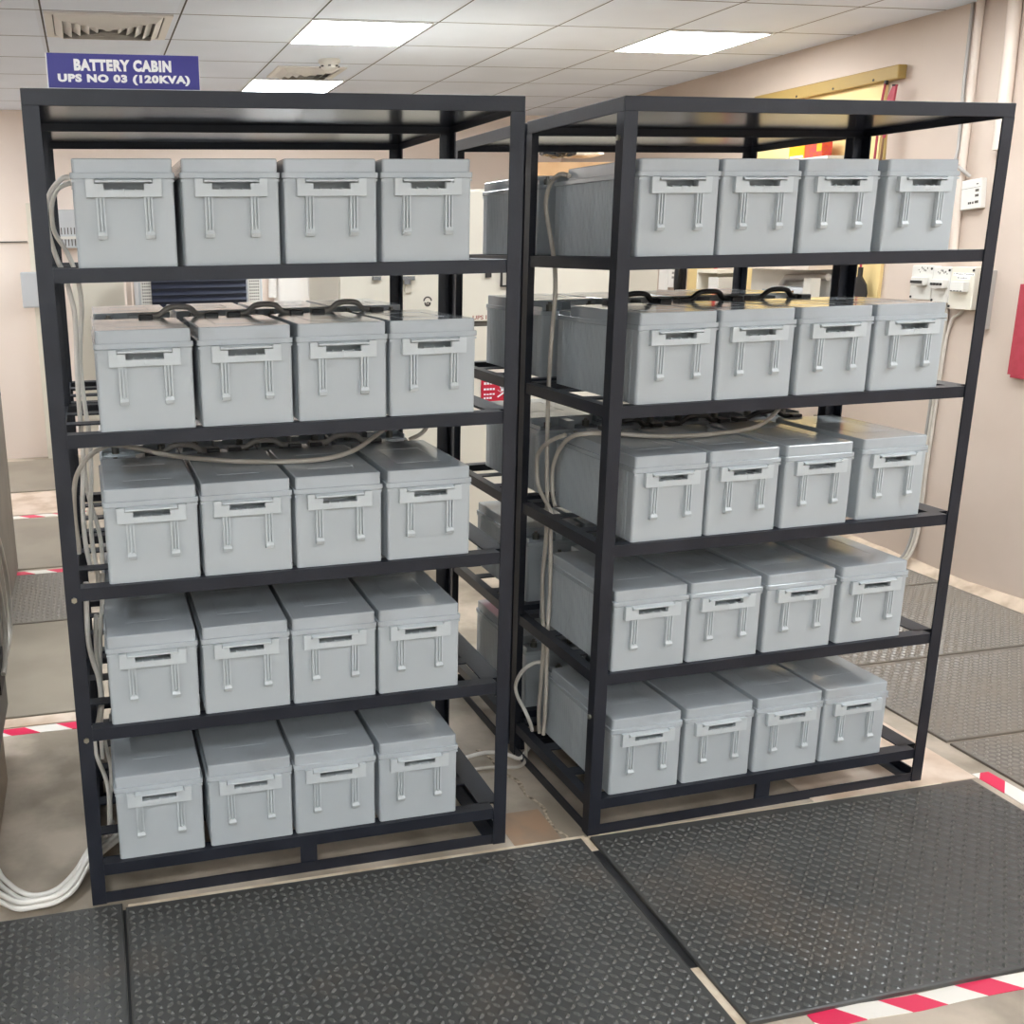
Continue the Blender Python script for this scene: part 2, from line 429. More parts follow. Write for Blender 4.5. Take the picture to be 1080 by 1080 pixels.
struct(box(1.98, 2.55, 2.387, 2.90, 0, 0.0025).build('trim_6', M['tile_pink']))

# ------------------------------------------------------------------ battery racks
H, W, PW = 1.946, 1.124, 0.0355
SH = (1.580, 1.214, 0.848, 0.485, 0.110)
def angle_post(x, y, sx, sy, z0, z1):
    t = 0.004; p = PW
    poly = [(0,0),(p,0),(p,t),(t,t),(t,p),(0,p)]
    poly = [(x+sx*a, y+sy*b) for a, b in poly]
    if sx*sy < 0: poly.reverse()
    return MB().prism(poly, z0, z1)
def make_rack(loc, yaw, D, label, bolts=()):
    r = empty('battery_rack', loc, math.radians(yaw)); tag(r, label, 'battery rack')
    R = M['rack']; t = 0.004; zt = H-0.034
    for x, sx in ((0, 1), (W, -1)):
        for y, sy in ((0, 1), (D, -1)):
            angle_post(x, y, sx, sy, 0, zt).build('post', R, r)
    for (a, b, c, d) in ((0, W, 0, t), (0, W, D-t, D), (0, t, t, D-t), (W-t, W, t, D-t)):
        m = box(a, b, c, d, zt, H)
        m.build('top_rail', R, r, bevel=0.0015)
    box(t, W-t, t, D-t, H-0.016, H-0.012).build('top_panel', M['sheet'], r)
    for s in SH:
        m = MB(); v0, v1 = s-0.031, s
        m.box(PW, W-PW, 0.0042, 0.0082, v0, v1).box(PW, W-PW, 0.0082, 0.042, s-t, s)
        m.box(PW, W-PW, D-0.0082, D-0.0042, v0, v1).box(PW, W-PW, D-0.042, D-0.0082, s-t, s)
        m.box(0.0042, 0.0082, PW, D-PW, v0, v1).box(0.0082, 0.032, PW, D-PW, s-t, s)
        m.box(W-0.0082, W-0.0042, PW, D-PW, v0, v1).box(W-0.066, W-0.0082, PW, D-PW, s-t, s)
        for y in (0.175, 0.335):
            m.box(0.032, W-0.066, y-0.02, y+0.02, s-t, s)
        m.build('shelf', R, r)
    m = MB()
    m.box(PW, W-PW, 0.0042, 0.0092, 0, 0.029).box(PW, W-PW, D-0.0092, D-0.0042, 0, 0.029)
    m.box(0.0042, 0.0092, PW, D-PW, 0, 0.029).box(W-0.0092, W-0.0042, PW, D-PW, 0, 0.029)
    m.box(W-0.05, W-0.0092, PW, D-PW, 0, 0.004)
    m.build('base_frame', R, r)
    MB().box(0.545, 0.59, 0.0092, 0.014, 0.0, SH[4]-0.031).box(0.565, 0.57, 0.014, 0.045, 0.0, SH[4]-0.031).build('support_foot', R, r)
    for (x, y, z, ax) in bolts:
        MB().cyl((x, y, z), 0.007, -0.006, 6, ax).build('bolt', M['steelbolt'], r)
    return r
R1P, R1A, D1 = (-0.108, 2.414), 0.30, 0.512
R2P, R2A, D2 = (1.251, 2.388), 1.47, 0.545
make_rack((*R1P, 0), R1A, D1, 'black steel battery rack carrying the blue sign on its top', bolts=[(0.02, 0, 0.823, 'y'), (0.02, 0, 0.462, 'y')])
make_rack((*R2P, 0), R2A, D2, 'black steel battery rack without a sign, front one nearer the right wall', bolts=[(0, 0.02, 1.855, 'x'), (0, 0.02, 0.36, 'x')])
R3P, R3A, D3 = (-0.106, 2.414+D1+0.006), 0.30, 0.512
R4P, R4A, D4 = (1.226, 2.972), 0.3, 0.540
make_rack((*R3P, 0), R3A, D3, 'black steel battery rack standing behind the rack with the blue sign')
make_rack((*R4P, 0), R4A, D4, 'black steel battery rack standing behind the unsigned front rack')

# ------------------------------------------------------------------ batteries
BW, BD, BH = 0.2175, 0.455, 0.229
def rrect(w, y0, y1, r, z, ribs=False):
    pts = []
    hw = w/2
    def arc(cx, cy, a0):
        for k in range(4):
            a = a0+PI/2*k/3; pts.append((cx+r*math.cos(a), cy+r*math.sin(a), z))
    arc(hw-r, y0+r, -PI/2)
    if ribs:
        n = 30; a, b = y0+0.03, y1-0.03
        for k in range(n):
            yk = a+(b-a)*k/n; st = (b-a)/n
            pts.append((hw, yk, z)); pts.append((hw, yk+st*0.6, z)); pts.append((hw-0.0012, yk+st*0.65, z)); pts.append((hw-0.0012, yk+st*0.95, z))
    arc(hw-r, y1-r, 0)
    arc(-hw+r, y1-r, PI/2)
    if ribs:
        n = 30; a, b = y0+0.03, y1-0.03
        for k in range(n):
            yk = b-(b-a)*k/n; st = (b-a)/n
            pts.append((-hw, yk, z)); pts.append((-hw, yk-st*0.6, z)); pts.append((-hw+0.0012, yk-st*0.65, z)); pts.append((-hw+0.0012, yk-st*0.95, z))
    arc(-hw+r, y0+r, PI)
    return pts
def case_mesh():
    b = MB()
    za, zb = 0.0, 0.1865
    L0 = rrect(BW, 0, BD, 0.007, za, True); L1 = [(x, y, zb) for x, y, z in L0]
    n = len(L0); vs = L0+L1; fs = []
    front = n-1                                     # edge from last point to first is the flat front
    for i in range(n):
        j = (i+1) % n
        if i == front: continue
        fs.append((i, j, n+j, n+i))
    fs.append(tuple(reversed(range(n)))); fs.append(tuple(range(n, 2*n)))
    # front face with a finger pocket behind the handle
    xa, xb = L0[n-1][0], L0[0][0]
    hx, z0, z1, dp = 0.058, 0.157, 0.183, 0.035
    k = len(vs)
    vs += [(-hx,0,z0),(hx,0,z0),(hx,0,z1),(-hx,0,z1),(-hx,dp,z0),(hx,dp,z0),(hx,dp,z1),(-hx,dp,z1)]
    A, B, C_, D_ = n-1, 0, n, 2*n-1
    fs += [(A,B,k+1,k),(B,C_,k+2,k+1),(C_,D_,k+3,k+2),(D_,A,k,k+3)]
    fs += [(k,k+1,k+5,k+4),(k+1,k+2,k+6,k+5),(k+2,k+3,k+7,k+6),(k+3,k,k+4,k+7),(k+4,k+5,k+6,k+7)]
    b.add(vs, fs)
    # thin lip just under the lid, at both ends of the front
    for sx in (-1, 1):
        x0, x1 = sorted((sx*0.083, sx*(BW/2+0.0012)))
        b.box(x0, x1, -0.0015, 0.004, 0.180, 0.1845)
    return b
def lid_mesh():
    b = MB()
    f = 0.0035
    def lp(dw, r, z, yb=BD, ya=0.0): return rrect(BW+2*dw, ya-dw, yb+dw, r, z)
    b.loft([lp(f-0.001, 0.008, 0.1868), lp(f, 0.008, 0.1880), lp(f, 0.008, 0.1985), lp(f-0.001, 0.008, 0.1995)])
    s = -0.0015
    b.loft([rrect(BW+2*s, 0.0015, 0.385, 0.007, 0.1995), rrect(BW+2*s, 0.0015, 0.385, 0.007, 0.2268),
            rrect(BW+2*s-0.003, 0.003, 0.3835, 0.007, 0.2285), rrect(BW+2*s-0.006, 0.0045, 0.382, 0.006, BH)])
    # low walls of the terminal bay at the inner end
    b.box(-BW/2+0.002, -BW/2+0.006, 0.385, 0.450, 0.1995, 0.212).box(BW/2-0.006, BW/2-0.002, 0.385, 0.450, 0.1995, 0.212)
    b.box(-0.012, 0.012, 0.385, 0.450, 0.1995, 0.224)
    # thin engraved oblong on the top
    b.box(-0.058, 0.058, 0.090, 0.094, BH-0.0002, BH+0.0006).box(-0.058, 0.058, 0.270, 0.274, BH-0.0002, BH+0.0006)
    b.box(-0.058, -0.054, 0.094, 0.270, BH-0.0002, BH+0.0006).box(0.054, 0.058, 0.094, 0.270, BH-0.0002, BH+0.0006)
    return b
def bracket_mesh():
    P = [(-.081,.148),(.081,.148),(.081,.186),(.0625,.186),(.0625,.176),(.043,.176),(.043,.163),(-.043,.163),(-.043,.176),(-.0625,.176),(-.0625,.186),(-.081,.186)]
    b = MB().prism(P, -0.0125, -0.0002, 'y')
    b.box(-0.0012, 0.0012, -0.0133, -0.0125, 0.150, 0.164)
    return b
def grip_mesh():
    b = MB()
    # thin bar that tips outward over the finger pocket
    prof = [(-0.0185, 0.1800), (-0.0180, 0.1785), (-0.002, 0.1835), (-0.002, 0.1862), (-0.0180, 0.1825)]
    L = [[(x, p[0], p[1]) for p in prof] for x in (-0.0605, 0.0605)]
    b.loft([list(reversed(l)) for l in L])
    for x in (-0.025, 0.0, 0.025): b.box(x-0.0012, x+0.0012, -0.011, -0.002, 0.163, 0.166)
    return b
def strap_mesh():
    b = MB()
    b.box(-0.0095, 0.0095, -0.0045, -0.0002, 0.062, 0.1478)
    for x in (-0.0072, 0.0, 0.0072): b.box(x-0.0019, x+0.0019, -0.0115, -0.0045, 0.074, 0.1478)
    b.loft([[(-0.0098,-0.011,0.0605),(0.0098,-0.011,0.0605),(0.0098,-0.0002,0.0605),(-0.0098,-0.0002,0.0605)],
            [(-0.0098,-0.0145,0.068),(0.0098,-0.0145,0.068),(0.0098,-0.0002,0.068),(-0.0098,-0.0002,0.068)],
            [(-0.0092,-0.0105,0.0765),(0.0092,-0.0105,0.0765),(0.0092,-0.0002,0.0765),(-0.0092,-0.0002,0.0765)]])
    return b
proto = empty('battery', (0, 0, 0))
case_mesh().build('case', M['case'], proto)
lid_mesh().build('lid', M['lid'], proto)
hb = bracket_mesh().build('handle_bracket', M['handle'], proto, bevel=0.0007)
grip_mesh().build('grip', M['handle'], hb)
for sx in (-0.0515, 0.0515):
    strap_mesh().build('handle_strap', M['handle'], proto, (sx, 0, 0))
for sx in (-0.066, 0.066):
    MB().cyl((sx, 0.418, 0.1993), 0.011, 0.018, 14).cyl((sx, 0.418, 0.2173), 0.006, 0.008, 6).build('terminal', M['lead'], proto, smooth=True)

POS = {
 1: [[(.090,.307),(.323,.543),(.553,.771),(.781,1.002)], [(.112,.328),(.344,.561),(.575,.792),(.801,1.018)],
     [(.104,.321),(.331,.549),(.560,.777),(.791,1.013)], [(.084,.302),(.316,.532),(.542,.759),(.768,.986)],
     [(.077,.296),(.310,.529),(.536,.756),(.765,.987)]],
 2: [[(.061,.276),(.286,.509),(.516,.749),(.759,1.000)], [(.083,.303),(.313,.535),(.551,.775),(.786,1.010)],
     [(.091,.306),(.310,.532),(.538,.769),(.792,1.025)], [(.055,.276),(.281,.514),(.522,.754),(.763,.998)],
     [(.067,.287),(.295,.522),(.527,.755),(.760,.976)]]}
ORD = ('first', 'second', 'third', 'fourth')
ROW = ('top', 'second', 'third', 'fourth', 'bottom')
RN = {1: 'rack with the blue sign', 2: 'rack nearer the right wall'}
def local(rp, ra, x, y): 
    a = math.radians(ra); return rp[0]+x*math.cos(a)-y*math.sin(a), rp[1]+x*math.sin(a)+y*math.cos(a)
first = [True]
def put_battery(rp, ra, x, y, z, flip, label, group, sx=1.0):
    if first[0]: o = proto; first[0] = False
    else: o = copy_tree(proto)
    wx, wy = local(rp, ra, x, y)
    o.location = (wx, wy, z+0.0005); o.rotation_euler = (0, 0, math.radians(ra)+(PI if flip else 0)); o.scale = (sx, 1, 1)
    tag(o, label, 'battery', group); return o
def fit_row(row):
    """centres along the rack, kept from touching"""
    c = [(a+b)/2 for a, b in row]; w = min(c[i+1]-c[i] for i in range(3))
    return c, min(1.06, (w-0.009)/BW)
CENT = {}
for rk, (rp, ra) in {1: (R1P, R1A), 2: (R2P, R2A)}.items():
    for r in range(5):
        c, s = fit_row(POS[rk][r]); s = min(s, 1.0 if rk == 1 else 1.035)
        CENT[rk, r] = c
        for k in range(4):
            dy = 0.018+(0.012 if (rk, r, k) == (2, 2, 3) else 0)
            put_battery(rp, ra, c[k], dy, SH[r], False,
                        'grey battery, %s from left on the %s shelf of the %s' % (ORD[k], ROW[r], RN[rk]),
                        'batteries on the %s shelf of the %s' % (ROW[r], RN[rk]), s)
# batteries of the rear racks, terminals towards the middle
REAR = [(rk, r, k) for rk in (1, 2) for r in range(5) for k in range(4)]
RB = {}
for (rk, r, k) in REAR:
    rp, ra = (R3P, R3A) if rk == 1 else (R4P, R4A)
    c = CENT[rk, r][k]+(0.0 if rk == 1 else (0.022 if k == 0 else 0.027))
    if rk == 2 and k == 0: c = max(c, 0.194)
    y = 3.458-rp[1]
    o = put_battery(rp, ra, c, y, SH[r], True,
                'grey battery standing behind the %s from left, %s shelf, %s rack' % (ORD[k], ROW[r], 'signed' if rk == 1 else 'unsigned'),
                'batteries on the rear racks')
    RB[rk, r, k] = (o.location.x, o.location.y)

# ------------------------------------------------------------------ link cables between neighbouring batteries
def jumper(rk, r, k):
    rp, ra = (R1P, R1A) if rk == 1 else (R2P, R2A)
    xa, xb = CENT[rk, r][k]+0.066, CENT[rk, r][k+1]-0.066
    z = SH[r]+0.2255
    kind = 'black' if rk == 2 else 'grey'
    col = M['cable_black'] if rk == 2 else M['cable_grey']
    t = empty('link_cable', (*local(rp, ra, (xa+xb)/2, 0.436), z), math.radians(ra))
    tag(t, '%s looped cable linking %s and %s batteries, %s shelf, %s' % (kind, ORD[k], ORD[k+1], ROW[r], RN[rk]), 'cable', 'link cables between batteries')
    h = (xb-xa)/2
    up = 0.030 if r == 1 else 0.026
    MB().tube([(-h-0.022, -0.004, 0.007), (-h, -0.002, 0.009), (-h*0.55, -0.004, up*0.85), (0, -0.010, up), (h*0.6, -0.008, up*0.85), (h, -0.002, 0.009), (h+0.022, -0.004, 0.007)], 0.0075, 10).build('sheath', col, t, smooth=True)
    for s in (-1, 1):
        MB().box(s*(h+0.036)-0.018, s*(h+0.036)+0.018, -0.026, 0.010, -0.0003, 0.013).build('terminal_cover', M['cover'], t, bevel=0.003)
    return t
for rk in (1, 2):
    for r in (1, 2):
        for k in range(3): jumper(rk, r, k)

# ------------------------------------------------------------------ long cables
CB = {}
CB['a1']=[(-0.006,2.620,1.770),(-0.031,2.620,1.782),(-0.053,2.620,1.769),(-0.072,2.620,1.744),(-0.083,2.620,1.709),(-0.083,2.620,1.671),(-0.076,2.620,1.632),(-0.064,2.620,1.589),(-0.053,2.620,1.563),(-0.044,2.620,1.518),(-0.038,2.620,1.479),(-0.038,2.620,1.429),(-0.041,2.620,1.362),(-0.044,2.620,1.270),(-0.044,2.620,1.176),(-0.045,2.620,1.105),(-0.053,2.620,1.033),(-0.057,2.620,0.960),(-0.055,2.620,0.890),(-0.046,2.620,0.827)]
CB['a2']=[(-0.002,2.660,1.774),(-0.033,2.660,1.769),(-0.056,2.660,1.755),(-0.069,2.660,1.725),(-0.072,2.660,1.693),(-0.068,2.660,1.658),(-0.045,2.660,1.616),(-0.030,2.660,1.574),(-0.022,2.660,1.534),(-0.020,2.660,1.482),(-0.027,2.660,1.426),(-0.034,2.660,1.346),(-0.031,2.660,1.241),(-0.026,2.660,1.169),(-0.029,2.660,1.072),(-0.038,2.660,0.974),(-0.040,2.660,0.886),(-0.033,2.660,0.808),(-0.035,2.660,0.744)]
CB['a3']=[(-0.075,2.640,0.872),(-0.074,2.635,0.900),(-0.077,2.625,0.970),(-0.073,2.620,1.040),(-0.060,2.598,1.090),(-0.030,2.612,1.126),(0.016,2.700,1.134),(0.059,2.800,1.112),(0.114,2.800,1.098),(0.179,2.745,1.090),(0.337,2.635,1.086),(0.527,2.590,1.086),(0.640,2.630,1.094),(0.730,2.720,1.115),(0.775,2.775,1.125)]
CB['a4']=[(-0.063,2.620,0.800),(-0.068,2.620,0.708),(-0.068,2.620,0.630),(-0.060,2.620,0.577),(-0.051,2.620,0.536),(-0.049,2.620,0.468),(-0.063,2.620,0.404)]
CB['a5']=[(-0.045,2.650,0.700),(-0.049,2.650,0.660),(-0.052,2.655,0.586),(-0.049,2.660,0.527),(-0.047,2.660,0.455),(-0.057,2.660,0.379),(-0.059,2.660,0.284)]
CB['a6']=[(-0.021,2.690,0.800),(-0.028,2.690,0.711),(-0.034,2.690,0.672),(-0.042,2.690,0.594),(-0.046,2.690,0.536),(-0.050,2.690,0.474),(-0.055,2.690,0.395)]
CB['a7']=[(-0.046,2.700,1.110),(-0.044,2.700,1.040),(-0.038,2.698,0.993),(-0.028,2.698,0.947),(-0.020,2.698,0.903),(-0.018,2.698,0.860),(-0.020,2.698,0.81)]
CB['a8']=[(-0.075,2.622,0.400),(-0.074,2.620,0.330),(-0.069,2.620,0.299),(-0.056,2.620,0.252),(-0.050,2.620,0.205),(-0.052,2.620,0.150),(-0.058,2.622,0.07)]
CB['a9']=[(-0.050,2.680,0.339),(-0.046,2.680,0.293),(-0.040,2.680,0.247),(-0.042,2.680,0.195),(-0.048,2.680,0.140),(-0.05,2.68,0.06)]
CB['b1']=[(1.290,2.758,1.790),(1.285,2.806,1.797),(1.283,2.860,1.777),(1.283,2.886,1.743),(1.283,2.886,1.704),(1.282,2.855,1.644),(1.282,2.825,1.585),(1.282,2.807,1.528),(1.282,2.804,1.463),(1.282,2.813,1.383),(1.282,2.821,1.287),(1.282,2.825,1.177),(1.282,2.822,1.065),(1.282,2.816,0.952),(1.282,2.806,0.869),(1.282,2.806,0.750),(1.282,2.820,0.626),(1.282,2.812,0.538),(1.282,2.796,0.420),(1.282,2.803,0.289),(1.282,2.813,0.188),(1.282,2.806,0.137),(1.282,2.800,0.117)]
CB['b2']=[(1.300,2.790,0.860),(1.302,2.815,0.893),(1.302,2.822,0.950),(1.302,2.806,0.996),(1.302,2.767,1.044),(1.305,2.707,1.082),(1.320,2.650,1.100),(1.402,2.660,1.094),(1.448,2.650,1.090),(1.536,2.609,1.087),(1.679,2.602,1.086),(1.867,2.657,1.090),(2.000,2.735,1.135),(2.057,2.775,1.155)]
CB['b3']=[(1.281,2.700,1.090),(1.262,2.765,1.060),(1.262,2.837,1.012),(1.262,2.844,0.962),(1.262,2.822,0.909),(1.281,2.775,0.845),(1.281,2.772,0.783),(1.281,2.765,0.687),(1.281,2.762,0.601),(1.281,2.766,0.505),(1.281,2.766,0.378),(1.281,2.762,0.261),(1.281,2.765,0.181),(1.281,2.770,0.128)]
CB['b4']=[(1.272,2.798,0.362),(1.248,2.794,0.361),(1.226,2.821,0.327),(1.221,2.858,0.267),(1.221,2.840,0.233),(1.223,2.790,0.212),(1.236,2.773,0.174),(1.255,2.799,0.133)]
def cable(k, r, m, label, group=None):
    o = MB().tube(CB[k], r, 10, 5).build('cable', m, smooth=True)
    return tag(o, label, 'cable', group)
S1 = 'rack with the blue sign'
WC = M['cable_white']
cable('a1', 0.0062, WC, 'white cable bulging widest outside the top left battery of the signed rack')
cable('a2', 0.0058, WC, 'white cable just inside the widest white loop, left side of signed rack')
lc = cable('a3', 0.0062, M['cable_beige'], 'pale cable arching over the third shelf batteries of the signed rack')
MB().tube([(0.768,2.768,1.124),(0.79,2.79,1.128),(0.806,2.798,1.126)], 0.0085, 10).build('sleeve', M['red_heat'], lc, smooth=True)
MB().tube([(0.806,2.798,1.126),(0.85,2.80,1.132),(0.895,2.80,1.128),(0.905,2.81,1.114),(0.89,2.82,1.094),(0.86,2.83,1.078)], 0.006, 10).build('cable_tail', M['cable_beige'], lc, smooth=True)
cable('a4', 0.0070, WC, 'bright white cable beside the left post below the third shelf, signed rack')
cable('a5', 0.0060, WC, 'middle white cable of three below the third shelf, signed rack left side')
cable('a6', 0.0060, WC, 'white cable nearest the batteries below the third shelf, signed rack left side')
cable('a7', 0.0058, WC, 'short white cable curving towards the first battery on the third shelf, signed rack')
cable('a8', 0.0058, WC, 'white cable bending down beside the first bottom shelf battery, nearest the left post')
cable('a9', 0.0052, WC, 'white cable closest to the first bottom shelf battery of the signed rack')
cable('b1', 0.0062, M['cable_beige'], 'beige cable running the full height of the unsigned front rack left side')
b2 = cable('b2', 0.0062, M['cable_beige'], 'beige cable crossing over the third shelf batteries of the unsigned rack')
MB().tube([(2.057,2.775,1.155),(2.10,2.79,1.150),(2.16,2.80,1.145),(2.15,2.815,1.135),(2.10,2.82,1.131),(2.07,2.83,1.128)], 0.005, 10).build('cable_tail', M['cable_beige'], b2, smooth=True)
cable('b3', 0.0062, M['cable_beige'], 'beige cable looping from third shelf down to the bottom shelf, unsigned rack')
cable('b4', 0.0060, WC, 'white cable loop bulging out at the left of the unsigned rack bottom')
for k, (dy, dz, e) in enumerate(((0, 0, 0), (-0.024, 0.004, .012), (0.024, 0.002, -.01), (-0.012, 0.016, .02), (0.046, 0.008, -.016))):
    pts = [(-0.03+e, 2.66+dy, 0.055+dz), (-0.109, 2.558+dy, 0.045+dz), (-0.150, 2.490+dy, 0.022+dz), (-0.194, 2.440+dy*0.7, 0.019+dz),
           (-0.245, 2.428+dy*0.6, 0.019+dz), (-0.290, 2.440+dy, 0.019+dz), (-0.335, 2.500+dy*1.4, 0.012+dz), (-0.40, 2.58+dy*2, 0.012+dz), (-0.62, 2.64+dy, 0.012+dz)]
    o = MB().tube(pts, 0.0068, 10, 6).build('floor_cable', WC, smooth=True)
    tag(o, 'white cable in the bundle sagging across the floor left of the signed rack', 'cable', 'white cable bundle on the floor')
o = MB().tube([(0.90,2.80,0.012),(1.02,2.872,0.014),(1.059,2.878,0.022),(1.137,2.892,0.024),(1.20,2.880,0.018),(1.235,2.845,0.014),(1.262,2.850,0.036),(1.29,2.86,0.06)], 0.0062, 10, 6).build('floor_cable', WC, smooth=True)
tag(o, 'white cable lying on the floor between the two front racks, upper strand', 'cable')
o = MB().tube([(0.88,2.82,0.008),(1.02,2.820,0.008),(1.09,2.825,0.008),(1.16,2.815,0.009),(1.205,2.800,0.010),(1.240,2.815,0.014),(1.257,2.842,0.04),(1.258,2.858,0.10)], 0.0055, 10, 6).build('floor_cable', M['cable_beige'], smooth=True)
tag(o, 'beige cable lying on the floor between the two front racks, lower strand', 'cable')

# ------------------------------------------------------------------ blue sign on the rack
def on_front(x0, y0, z0):                            # text on a plane facing the camera side (-Y)
    return lambda x, y, z: (x0+x, y0-z, z0+y)
t = empty('rack_sign', (0.108, 2.436, H), math.radians(0.3)); tag(t, 'blue BATTERY CABIN sign standing on top of the left rack', 'sign')
box(-0.160, 0.160, -0.002, 0.002, 0, 0.072).build('board', M['signwhite'], t)
box(-0.1575, 0.1585, -0.0028, -0.0019, 0.0035, 0.0715).build('blue_panel', M['blue'], t)
lettering('BATTERY CABIN', 0.203, 0.0235, 0.0006, on_front(-0.1035, -0.0027, 0.0375), M['signwhite'], 'lettering', t, bold=0.062, spacing=1.14)
lettering('UPS NO 03 (120KVA)', 0.276, 0.0205, 0.0006, on_front(-0.138, -0.0027, 0.0110), M['signwhite'], 'lettering', t, bold=0.062, spacing=1.14)

# ------------------------------------------------------------------ things behind the racks
def cabinet(x0, x1, y0, y1, h, label, m, cat='cabinet'):
    t = empty('equipment_cabinet', ((x0+x1)/2, (y0+y1)/2, 0)); tag(t, label, cat)
    w, d = (x1-x0)/2, (y1-y0)/2
    box(-w, w, -d+0.018, d, 0.0, h).build('body', m, t, bevel=0.004)
    return t, w, d
t, w, d = cabinet(1.145, 1.425, 4.90, 5.60, 1.86, 'cream steel cabinet farthest left of the cream row', M['cream'])
box(-w+0.006, w-0.004, -d, -d+0.018, 0.06, 1.85).build('door', M['cream'], t, bevel=0.002)
MB().box(0.02, 0.06, -d-0.02, -d, 1.452, 1.470).build('latch', M['chrome'], t)
t, w, d = cabinet(1.43, 1.742, 4.90, 5.60, 1.86, 'cream steel cabinet with a round emblem, second of the cream row', M['cream'])
dr = box(-w+0.004, w-0.004, -d, -d+0.018, 0.06, 1.85).build('door', M['cream'], t, bevel=0.002)
lt = MB().box(-0.16, -0.075, -d-0.022, -d, 1.449, 1.467).box(-0.13, -0.10, -d-0.03, -d, 1.430, 1.449).build('latch', M['chrome'], t)
MB().box(-0.12, -0.088, -d-0.012, -d, 1.39, 1.43).build('latch_plate', M['greyenamel'], t)
em = MB(); L = []
def ring(cx, cz, ro, ri, a0, a1, y, n=20):
    m = MB(); vs = []; fs = []
    for i in range(n+1):
        a = a0+(a1-a0)*i/n
        for rr in (ri, ro): vs.append((cx+rr*math.cos(a), y, cz+rr*math.sin(a)))
    for i in range(n): fs.append((2*i, 2*i+1, 2*i+3, 2*i+2))
    # thin solid
    k = len(vs); vs += [(x, y-0.001, z) for x, yy, z in vs]; fs += [tuple(reversed([q+k for q in f])) for f in fs]
    for i in range(n):
        fs += [(2*i, 2*i+2, 2*i+2+k, 2*i+k), (2*i+1, 2*i+1+k, 2*i+3+k, 2*i+3)]
    return m.add(vs, fs)
e = ring(-0.005, 1.348, 0.022, 0.015, 0.0, PI, -d)
e2 = ring(-0.005, 1.338, 0.0165, 0.008, PI*0.9, PI*2.1, -d); e.add(e2.v, e2.f)
e3 = ring(-0.003, 1.336, 0.008, 0.003, 0, 2*PI, -d); e.add(e3.v, e3.f)
e.build('emblem', M['darkgap'], t)
t, w, d = cabinet(1.748, 2.580, 4.90, 5.60, 1.86, 'wide cream cabinet with red UPS lettering and danger plate', M['cream'])
box(-w+0.004, w-0.004, -d, -d+0.018, 1.245, 1.85).build('door', M['cream'], t, bevel=0.002)
box(-w+0.004, w-0.004, -d, -d+0.018, 0.06, 1.218).build('door', M['cream'], t, bevel=0.002)
box(-w+0.004, w-0.004, -d+0.012, -d+0.0178, 1.218, 1.245).build('louvre_gap', M['darkgap'], t)
cx = (1.748+2.580)/2
MB().box(1.872-cx, 1.900-cx, -d-0.014, -d, 1.452, 1.472).build('latch', M['inkblack'], t)
MB().box(1.950-cx, 1.955-cx, -d-0.02, -d, 1.41, 1.50).box(1.95-cx, 1.99-cx, -d-0.02, -d, 1.405, 1.413).box(1.985-cx, 1.99-cx, -d-0.02, -d, 1.405, 1.50).build('handle', M['inkblack'], t)
lettering('UPS IN', 0.098, 0.020, 0.001, on_front(1.812-cx, -d+0.0005, 1.252), M['ink'], 'lettering', t, bold=0.01)
t = empty('danger_plate', (1.946, 4.896, 0.835)); tag(t, 'red danger plate with white skull on the cream cabinet', 'sign')
box(-0.085, 0.075, -0.003, 0.003, 0, 0.15).build('plate', M['danger'], t)
box(0.062, 0.072, -0.0036, -0.003, 0.012, 0.118).build('edge_stripe', M['signwhite'], t)
sk = MB()
L = []
for k in range(20):
    a = 2*PI*k/20; L.append((0.028+0.017*math.cos(a), 0.088+0.016*math.sin(a)))
sk.prism(L, -0.0042, -0.003, 'y')
sk.box(0.018, 0.038, -0.0042, -0.003, 0.062, 0.078)
for s in (-1, 1):
    c, sn = 0.028, 0.052
    sk.add([(c-0.028*s-0.002, -0.0042, sn-0.016), (c-0.028*s+0.004, -0.0042, sn-0.021), (c+0.028*s+0.003, -0.0042, sn+0.014), (c+0.028*s-0.003, -0.0042, sn+0.020)],
           [(0, 1, 2, 3) if s > 0 else (3, 2, 1, 0)])
sk.build('skull_emblem', M['signwhite'], t)
ey = MB()
for x in (0.0215, 0.0345):
    ey.box(x-0.004, x+0.004, -0.0048, -0.0042, 0.082, 0.091)
ey.build('eye_sockets', M['danger'], t)
tx = MB()
for z, n, hh in ((0.122, 3, 0.016), (0.098, 4, 0.016), (0.070, 4, 0.013), (0.046, 4, 0.008), (0.026, 3, 0.012)):
    for k in range(n):
        x = -0.072+k*0.0155; tx.box(x, x+0.011, -0.0042, -0.003, z, z+hh*(0.7+0.3*random.random()))
tx.build('lettering', M['signwhite'], t)
t, w, d = cabinet(2.625, 2.830, 4.95, 5.6, 1.80, 'narrow greyish cream cabinet at the end of the cream row', M['greyenamel'])
box(-w+0.006, w-0.006, -d, -d+0.018, 0.06, 1.79).build('door', M['greyenamel'], t, bevel=0.002)
